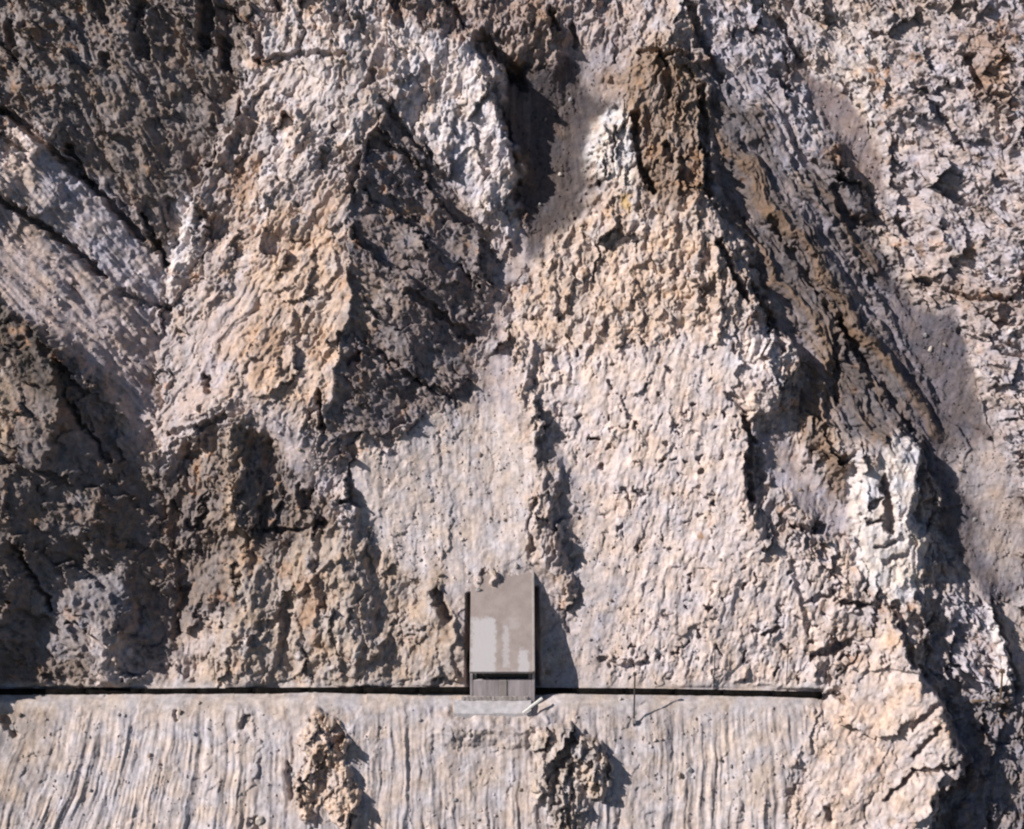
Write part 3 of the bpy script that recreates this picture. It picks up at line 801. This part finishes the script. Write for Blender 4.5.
def tube_vf(p0, p1, r0, r1, n=10, rings=1, wob=0):
    p0 = np.array(p0, float); p1 = np.array(p1, float); d = p1 - p0; d /= np.linalg.norm(d)
    a = np.cross(d, [0, 0, 1.0]); 
    if np.linalg.norm(a) < .1: a = np.cross(d, [0, 1.0, 0])
    a /= np.linalg.norm(a); b = np.cross(d, a)
    V = []; F = []
    for j in range(rings + 1):
        t = j / rings; c = p0 + (p1 - p0) * t; r = r0 + (r1 - r0) * t
        c = c + np.array([R_.uniform(-wob, wob), R_.uniform(-wob, wob), R_.uniform(-wob, wob)])
        for k in range(n):
            w = 2 * math.pi * k / n
            V.append(c + (a * math.cos(w) + b * math.sin(w)) * r)
    for j in range(rings):
        for k in range(n):
            F.append([j * n + k, j * n + (k + 1) % n, (j + 1) * n + (k + 1) % n, (j + 1) * n + k])
    F.append(list(range(n))[::-1]); F.append([rings * n + k for k in range(n)])
    return V, F

def plain(name, c, rough=.85, var=.25, scale=3.0, bump=.3, c2=None, streak=False, spec=.3):
    m, nt, b = new_mat(name); N, L = nt.nodes, nt.links
    tc = N.new('ShaderNodeTexCoord'); mp = N.new('ShaderNodeMapping')
    if streak: mp.inputs['Scale'].default_value = (1, .15, .15)
    L.new(tc.outputs['Object'], mp.inputs['Vector'])
    n = N.new('ShaderNodeTexNoise'); n.inputs['Scale'].default_value = scale; n.inputs['Detail'].default_value = 7; n.inputs['Roughness'].default_value = .65
    L.new(mp.outputs['Vector'], n.inputs['Vector'])
    r = N.new('ShaderNodeValToRGB')
    d = c2 if c2 else tuple(x * (1 + var) for x in c)
    r.color_ramp.elements[0].position = .36; r.color_ramp.elements[0].color = tuple(x * (1 - var) for x in c) + (1,)
    r.color_ramp.elements[1].position = .64; r.color_ramp.elements[1].color = tuple(d) + (1,)
    L.new(n.outputs['Fac'], r.inputs['Fac']); L.new(r.outputs['Color'], b.inputs['Base Color'])
    b.inputs['Roughness'].default_value = rough; b.inputs['Specular IOR Level'].default_value = spec
    bu = N.new('ShaderNodeBump'); bu.inputs['Strength'].default_value = bump; bu.inputs['Distance'].default_value = .05
    n3 = N.new('ShaderNodeTexNoise'); n3.inputs['Scale'].default_value = scale * 4; n3.inputs['Detail'].default_value = 5
    L.new(tc.outputs['Object'], n3.inputs['Vector'])
    L.new(n3.outputs['Fac'], bu.inputs['Height']); L.new(bu.outputs['Normal'], b.inputs['Normal'])
    return m
M_CONC = plain('weathered_concrete', (.27, .235, .22), var=.18, scale=.9)
M_WALL = plain('stained_concrete', (.31, .265, .27), var=.3, scale=1.1, streak=True)
M_PALE = plain('pale_concrete', (.36, .335, .34), var=.2, scale=1.5)
M_BLACK = plain('black_pipe_paint', (.004, .004, .004), rough=.9, var=.4, scale=2, c2=(.010, .008, .007), spec=.05)
M_STEEL = plain('dull_dark_steel', (.06, .05, .045), rough=.7, var=.3, scale=4)
M_RUST = plain('rusty_steel', (.13, .085, .055), rough=.9, var=.4, scale=4)
M_WHITE = plain('bleached_wood', (.62, .59, .55), var=.12, scale=5)
M_STONE = [plain('stone_pale', (.40, .35, .31), var=.3, scale=2.5), plain('stone_brown', (.22, .17, .135), var=.35, scale=2.5), plain('stone_grey', (.26, .245, .245), var=.3, scale=2.5)]
def roof_material():
    # dust and mud lie on the slab in patches with edges of their own
    m, nt, b = new_mat('roof_concrete_with_dust'); N, L = nt.nodes, nt.links
    tc = N.new('ShaderNodeTexCoord')
    n = N.new('ShaderNodeTexNoise'); n.inputs['Scale'].default_value = .7; n.inputs['Detail'].default_value = 7; n.inputs['Roughness'].default_value = .62
    L.new(tc.outputs['Object'], n.inputs['Vector'])
    r = N.new('ShaderNodeValToRGB'); r.color_ramp.elements[0].position = .35; r.color_ramp.elements[0].color = (.22, .18, .165, 1)
    r.color_ramp.elements[1].position = .68; r.color_ramp.elements[1].color = (.29, .24, .22, 1)
    L.new(n.outputs['Fac'], r.inputs['Fac'])
    nw = N.new('ShaderNodeTexNoise'); nw.inputs['Scale'].default_value = 1.3; nw.inputs['Detail'].default_value = 6; nw.inputs['Roughness'].default_value = .7
    L.new(tc.outputs['Object'], nw.inputs['Vector'])
    va = N.new('ShaderNodeVectorMath'); va.operation = 'MULTIPLY_ADD'; va.inputs[1].default_value = (1.3, 1.3, 1.3)
    L.new(nw.outputs['Color'], va.inputs[0]); L.new(tc.outputs['Object'], va.inputs[2])
    sx = N.new('ShaderNodeSeparateXYZ'); L.new(va.outputs[0], sx.inputs[0])
    def band(sock, lo, hi, e):
        a = N.new('ShaderNodeMapRange'); a.interpolation_type = 'SMOOTHSTEP'
        a.inputs['From Min'].default_value = lo - e; a.inputs['From Max'].default_value = lo + e
        c = N.new('ShaderNodeMapRange'); c.interpolation_type = 'SMOOTHSTEP'
        c.inputs['From Min'].default_value = hi + e; c.inputs['From Max'].default_value = hi - e
        L.new(sock, a.inputs['Value']); L.new(sock, c.inputs['Value'])
        mm = N.new('ShaderNodeMath'); mm.operation = 'MULTIPLY'; L.new(a.outputs[0], mm.inputs[0]); L.new(c.outputs[0], mm.inputs[1])
        return mm.outputs[0]
    tot = None
    for (x0, x1, z0, z1, e, am) in ((-3.0, -.65, 2.2, 6.3, .18, .85), (.05, .6, 3.3, 5.8, .16, .6), (1.55, 2.5, 2.2, 4.4, .16, .8), (-3.0, 2.9, 2.2, 3.02, .08, .35), (.6, 1.6, 5.6, 6.2, .2, .3)):
        k = .65
        mm = N.new('ShaderNodeMath'); mm.operation = 'MULTIPLY'
        L.new(band(sx.outputs['X'], x0 + k, x1 + k, e), mm.inputs[0]); L.new(band(sx.outputs['Z'], z0 + k, z1 + k, e), mm.inputs[1])
        m3 = N.new('ShaderNodeMath'); m3.operation = 'MULTIPLY'; m3.inputs[1].default_value = am; L.new(mm.outputs[0], m3.inputs[0])
        if tot is None: tot = m3.outputs[0]
        else:
            q = N.new('ShaderNodeMath'); q.operation = 'MAXIMUM'; L.new(tot, q.inputs[0]); L.new(m3.outputs[0], q.inputs[1]); tot = q.outputs[0]
    mx = N.new('ShaderNodeMix'); mx.data_type = 'RGBA'; L.new(tot, mx.inputs['Factor']); L.new(r.outputs['Color'], mx.inputs['A']); mx.inputs['B'].default_value = (.39, .365, .365, 1)
    L.new(mx.outputs['Result'], b.inputs['Base Color'])
    b.inputs['Roughness'].default_value = .95; b.inputs['Specular IOR Level'].default_value = .15
    bu = N.new('ShaderNodeBump'); bu.inputs['Strength'].default_value = .4; bu.inputs['Distance'].default_value = .06
    n3 = N.new('ShaderNodeTexNoise'); n3.inputs['Scale'].default_value = 5; n3.inputs['Detail'].default_value = 6
    L.new(tc.outputs['Object'], n3.inputs['Vector']); L.new(n3.outputs['Fac'], bu.inputs['Height']); L.new(bu.outputs['Normal'], b.inputs['Normal'])
    return m
M_ROOF = roof_material()

# ------------------------------------------------------------------ the shed over the path
F0 = unproj(502.5, 697.5, 22)                      # foot of the front wall
shed = empty('rockfall_shed', F0, 'square concrete rockfall shed with sloping dusty roof at the foot of the central gully', 'shed')
kp = (DIST - 0) and ((F0 - CAMP) @ FWD) / FPX      # metres per pixel there
hw = 29.5 * kp
WH = 1.84
gapw = .16
for nm, x0, x1, y0 in (('wall_panel', -hw, -.32, 0), ('wall_strip', -.32 + .01, .42 - .01, -.06), ('wall_panel', .42, hw, 0)):
    mesh_obj(nm, *box_vf(x0, x1, y0, .28, -.6, WH + R_.uniform(-.02, .02)), M_WALL if nm == 'wall_panel' else M_CONC, shed)
for x in (-hw + .2, hw - .2):
    mesh_obj('pier', *box_vf(x - .14, x + .14, .32, .62, -.6, 2.6), M_CONC, shed)
for sx in (-1, 1):
    x0, x1 = (-hw - .26, -hw - .01) if sx < 0 else (hw + .01, hw + .26)
    mesh_obj('side_wall', *box_vf(x0, x1, -.02, 9.0, -.6, 2.5), M_WALL, shed)
mesh_obj('dark_gap_backing', *box_vf(-hw + .02, hw - .02, .75, .95, -.6, 3.3), M_STEEL, shed)  # dark sheet set close behind the opening to make the gap read as shade
RP = math.radians(32.3)
rd = np.array([0, math.cos(RP), math.sin(RP)]); rn = np.array([0, -math.sin(RP), math.cos(RP)])
o0 = np.array([0, -.42, 2.74])
def roof_box(x0, x1, a0, a1, t0, t1, **k):
    V, F = box_vf(x0, x1, a0, a1, t0, t1, **k)
    return [np.array([v[0], 0, 0]) + o0 + rd * v[1] + rn * v[2] for v in V], F
roof = mesh_obj('roof', *roof_box(-hw - .28, hw + .28, 0, 13.2, 0, .36), M_ROOF, shed)
# raised lip along the right edge
mesh_obj('roof_lip', *roof_box(hw + .04, hw + .26, .02, 12.8, .362, .46), M_CONC, roof)
# apron under the front wall
apn = empty('concrete_apron', F0 + np.array([-.6, -.9, -.9]), 'pale sloping concrete apron at the foot of the rockfall shed front', 'apron')
def prism(name, prof, x0, x1, mat, parent, jit=.05, nx=14):
    V = []; F = []; m = len(prof)
    for j in range(nx + 1):
        x = x0 + (x1 - x0) * j / nx
        for (y, z) in prof:
            V.append((x + R_.uniform(-jit, jit), y + R_.uniform(-jit, jit), z + R_.uniform(-jit, jit)))
    for j in range(nx):
        for k in range(m):
            F.append([j * m + k, (j + 1) * m + k, (j + 1) * m + (k + 1) % m, j * m + (k + 1) % m])
    F.append(list(range(m))); F.append([nx * m + k for k in range(m)][::-1])
    return mesh_obj(name, V, F, mat, parent)
prism('slab', [(.85, .68), (-.05, .46), (-.62, -.02), (-.7, -.9), (.85, -.9)], -hw - 1.2, hw + .5, M_PALE, apn, .03, 9)
prism('kerb_stone', [(.9, 1.05), (.75, 1.05), (.7, .7), (.9, .7)], -hw - .5, -.2, M_CONC, apn, .04)
prism('kerb_stone', [(.9, 1.05), (.75, 1.05), (.7, .7), (.9, .7)], -.15, hw + .2, M_CONC, apn, .04)
# bleached board lying across the right end of the apron
pa = unproj(523, 713, 33); pb = unproj(542, 698.5, 30)
V, F = tube_vf(pa, pb, .13, .15, 6, 4, .02)
tag(mesh_obj('plank', V, F, M_WHITE), 'bleached white plank lying against the right end of the concrete apron', 'plank')

# ------------------------------------------------------------------ the black pipeline along the path
def line_y(x):
    return float(np.interp(x, [-200, 0, 150, 300, 470, 536, 640, 760, 820], [692, 692.3, 692, 691, 690.3, 691.3, 691.8, 694, 695.5]))
def pipeline(name, xs, label, mat, r, h0=11, yfun=line_y):
    pts = [unproj(x, yfun(x) , h0) for x in xs]
    root = empty(name, pts[len(pts) // 2] - np.array([0, 0, r]), label, 'pipeline')
    loc = np.array(root.location)
    for i in range(len(pts) - 1):
        V, F = tube_vf(pts[i] - loc, pts[i + 1] - loc, r, r, 14, 5, .012)
        mesh_obj('pipe_section', V, F, mat, root, True)
    for i in range(1, len(pts) - 1):
        d = (pts[i + 1] - pts[i]) / np.linalg.norm(pts[i + 1] - pts[i])
        V, F = tube_vf(pts[i] - loc - d * .11, pts[i] - loc + d * .11, r + .03, r + .03, 14)
        mesh_obj('coupling', V, F, M_BLACK, root)
        q = pts[i] - loc
        V, F = box_vf(q[0] - .2, q[0] + .2, q[1] - r * .7, q[1] + r * .7, q[2] - r - .5, q[2] - r * .6)
        mesh_obj('saddle', V, F, M_CONC, root)
pipeline('pipeline', list(np.linspace(-190, 476, 13)), 'long straight black pipeline along the path left of the concrete shed', M_BLACK, .36)
pipeline('pipeline', list(np.linspace(529, 822, 7)), 'straight black pipeline along the path between the shed and the pale buttress', M_BLACK, .36)
pipeline('pipeline', [972, 990, 1010], 'short rusty brown pipeline stub behind the pale buttress at the right edge', M_RUST, .15, 14, lambda x: 701)

# ------------------------------------------------------------------ thin posts
def pole(px, y_top, y_bot, h, label, r=.05, mat=M_STEEL, foot=True):
    b = unproj(px, y_bot, h)
    kk = ((b - CAMP) @ FWD) / FPX
    L = (y_bot - y_top) * kk / math.cos(PITCH)
    root = empty('post', b, label, 'post')
    V, F = tube_vf((0, 0, -.7), (R_.uniform(-.04, .04), 0, L), r, r * .85, 8, 3, .01)
    mesh_obj('shaft', V, F, mat, root)
    V, F = box_vf(-r * 2, r * 2, -r * 2, r * 2, L - .03, L + r * 2.5, .02)
    mesh_obj('cap', V, F, mat, root)
    if foot:
        V, F = box_vf(-r * 2, r * 2, -r * 2, r * 2, -.4, .06, .02)
        mesh_obj('footing', V, F, M_CONC, root)
pole(634, 673, 719, 29, 'dark steel post standing below and crossing the pipeline right of the shed', .085)
pole(713.5, 643, 689, 6, 'thin tall steel post behind the pipeline, middle of three right of the shed', .055)
pole(786, 642, 690, 6, 'thin post above the pipeline nearest the pale buttress', .045)
pole(215, 664, 690, 6, 'thin short post behind the pipeline on the left side', .045)
pole(1000, 671, 701, 14, 'short rusty post by the right edge next to the pipeline stub', .11, M_RUST, False)

# ------------------------------------------------------------------ loose stones
PFl = POS.reshape(-1, 3)
def on_surface(px, py):
    i = int(np.argmin((QX - px) ** 2 + (QY - py) ** 2)); return PFl[i]
def stone_mesh(seed, detail=2):
    import bmesh
    bm = bmesh.new(); bmesh.ops.create_icosphere(bm, subdivisions=detail, radius=1)
    r3 = random.Random(seed)
    planes = [(Vector((r3.gauss(0, 1), r3.gauss(0, 1), r3.gauss(0, 1))).normalized(), r3.uniform(.55, .85)) for _ in range(9)]
    for v in bm.verts:
        for nrm, dd in planes:
            k = v.co.dot(nrm)
            if k > dd: v.co -= nrm * (k - dd)
        v.co *= 1 + r3.uniform(-.05, .05)
    me = bpy.data.meshes.new('loose_stone'); bm.to_mesh(me); bm.free()
    return me
SM = []
for k in range(9):
    me = stone_mesh(k); me.materials.append(M_STONE[k % 3]); SM.append(me)
STONES = [(488,577,6),(495,573,4),(478,590,4),(516,566,3.5),(440,575,4),(420,560,3),(462,540,3),(505,520,3),(398,545,3),(430,500,2.5),(480,455,3),(500,470,2.5),(512,300,3.5),(505,330,3),(540,205,3),(560,175,3.5),(545,120,3),(570,100,3.5),
 (620,700,3),(20,716,4),(12,728,5),(248,720,5),(180,712,3.5),(294,775,4),(260,820,6),(680,775,5),(690,770,4),(655,740,3),(720,760,3),(420,720,3),(470,735,3),(150,755,3),(90,790,3.5),(610,800,4),(520,790,3.5),(455,800,3.5),(820,698,4),(842,697,5),
 (590,640,3),(575,620,3),(610,600,3),(690,600,3),(655,650,3),(740,600,3),(720,560,3),(940,500,3),(960,470,3.5),(975,520,3),(930,350,4),(945,345,3),(925,335,3.5),(860,140,3),(200,370,3.5),(185,400,3),(210,410,3),(120,400,3),(90,340,3),(60,300,3),(300,450,3),(315,468,3.5),(780,470,3),(800,490,3),(550,650,4),(560,660,3),(548,672,4),(1010,650,3)]
def stone_label(x, y):
    if y > 698: return 'loose stone lying on the pale fluted slope below the path', 'stones on the slope below the path'
    if x > 850: return 'loose stone lying on the grey scree at the right', 'stones on the right scree'
    if x > 538: return 'loose stone lying on the pale slope right of the shed', 'stones on the pale slope'
    if x > 390 and y > 400: return 'loose stone lying on the pale debris above the shed roof', 'stones on the debris above the shed'
    if x > 390: return 'loose stone lying in the central scree chute', 'stones in the central chute'
    return 'loose stone lying on the smooth debris in the left gullies', 'stones in the left gullies'
for i, (x, y, r) in enumerate(STONES):
    p = on_surface(x, y)
    o = bpy.data.objects.new('loose_stone', SM[i % 9]); scene.collection.objects.link(o)
    rr = r * SC * .75
    o.location = p + np.array([0, -.25 * rr, .2 * rr]); o.scale = (rr * R_.uniform(.8, 1.3), rr * R_.uniform(.8, 1.1), rr * R_.uniform(.65, 1.0))
    o.rotation_euler = (R_.uniform(0, 6), R_.uniform(0, 6), R_.uniform(0, 6))
    l, g = stone_label(x, y)
    l = ('pale ', 'brown ', 'grey ')[i % 3] + l
    if r >= 5: l = 'larger ' + l
    tag(o, l, 'stone', g)
# rubble nobody could count, strewn over the debris
prob = (scree * .9 + lower * .35 + pale * .25 + .06)[:-1, :-1] * (1 - road[:-1, :-1]) * (1 - sm[:-1, :-1])
prob = prob * (patch2[:-1, :-1] * .8 + .2)
inb = (PX > -20) & (PX < 1044) & (PY > -20) & (PY < 850)
prob = (prob * inb[:-1, :-1]).ravel().astype(np.float64); prob /= prob.sum()
NR = 5200
pick = rng.choice(len(prob), NR, p=prob)
ii, jj = np.divmod(pick, NU - 1)
cent = POS[ii, jj]
rad = (.07 + .16 * rng.random(NR) ** 3)[:, None, None]
octa = np.array([(1,0,0),(-1,0,0),(0,1,0),(0,-1,0),(0,0,1),(0,0,-1)], float)
vv = octa[None] * rng.uniform(.55, 1.3, (NR, 6, 1)) + rng.uniform(-.3, .3, (NR, 6, 3))
vv = cent[:, None, :] + vv * rad
of = np.array([(0,2,4),(2,1,4),(1,3,4),(3,0,4),(2,0,5),(1,2,5),(3,1,5),(0,3,5)])
ff = (of[None] + 6 * np.arange(NR)[:, None, None]).reshape(-1, 3)
me = bpy.data.meshes.new('rubble')
me.vertices.add(NR * 6); me.vertices.foreach_set('co', vv.astype(np.float32).ravel())
me.loops.add(len(ff) * 3); me.loops.foreach_set('vertex_index', ff.astype(np.int32).ravel())
me.polygons.add(len(ff)); me.polygons.foreach_set('loop_start', np.arange(0, len(ff) * 3, 3, dtype=np.int32))
me.update(calc_edges=True)
cc = np.repeat(CF.reshape(NS, NU, 3)[ii, jj] * rng.uniform(.55, 1.25, (NR, 1)).astype(np.float32), 6, 0)
ca = me.color_attributes.new('mineral_and_shade', 'FLOAT_COLOR', 'POINT')
ca.data.foreach_set('color', np.concatenate([cc, np.ones((len(cc), 1), np.float32)], 1).ravel().astype(np.float32))
me.materials.append(ROCK)
ro = bpy.data.objects.new('rubble', me); scene.collection.objects.link(ro)
ro['kind'] = 'stuff'
tag(ro, 'fine loose rubble strewn over the debris slopes', 'rubble')
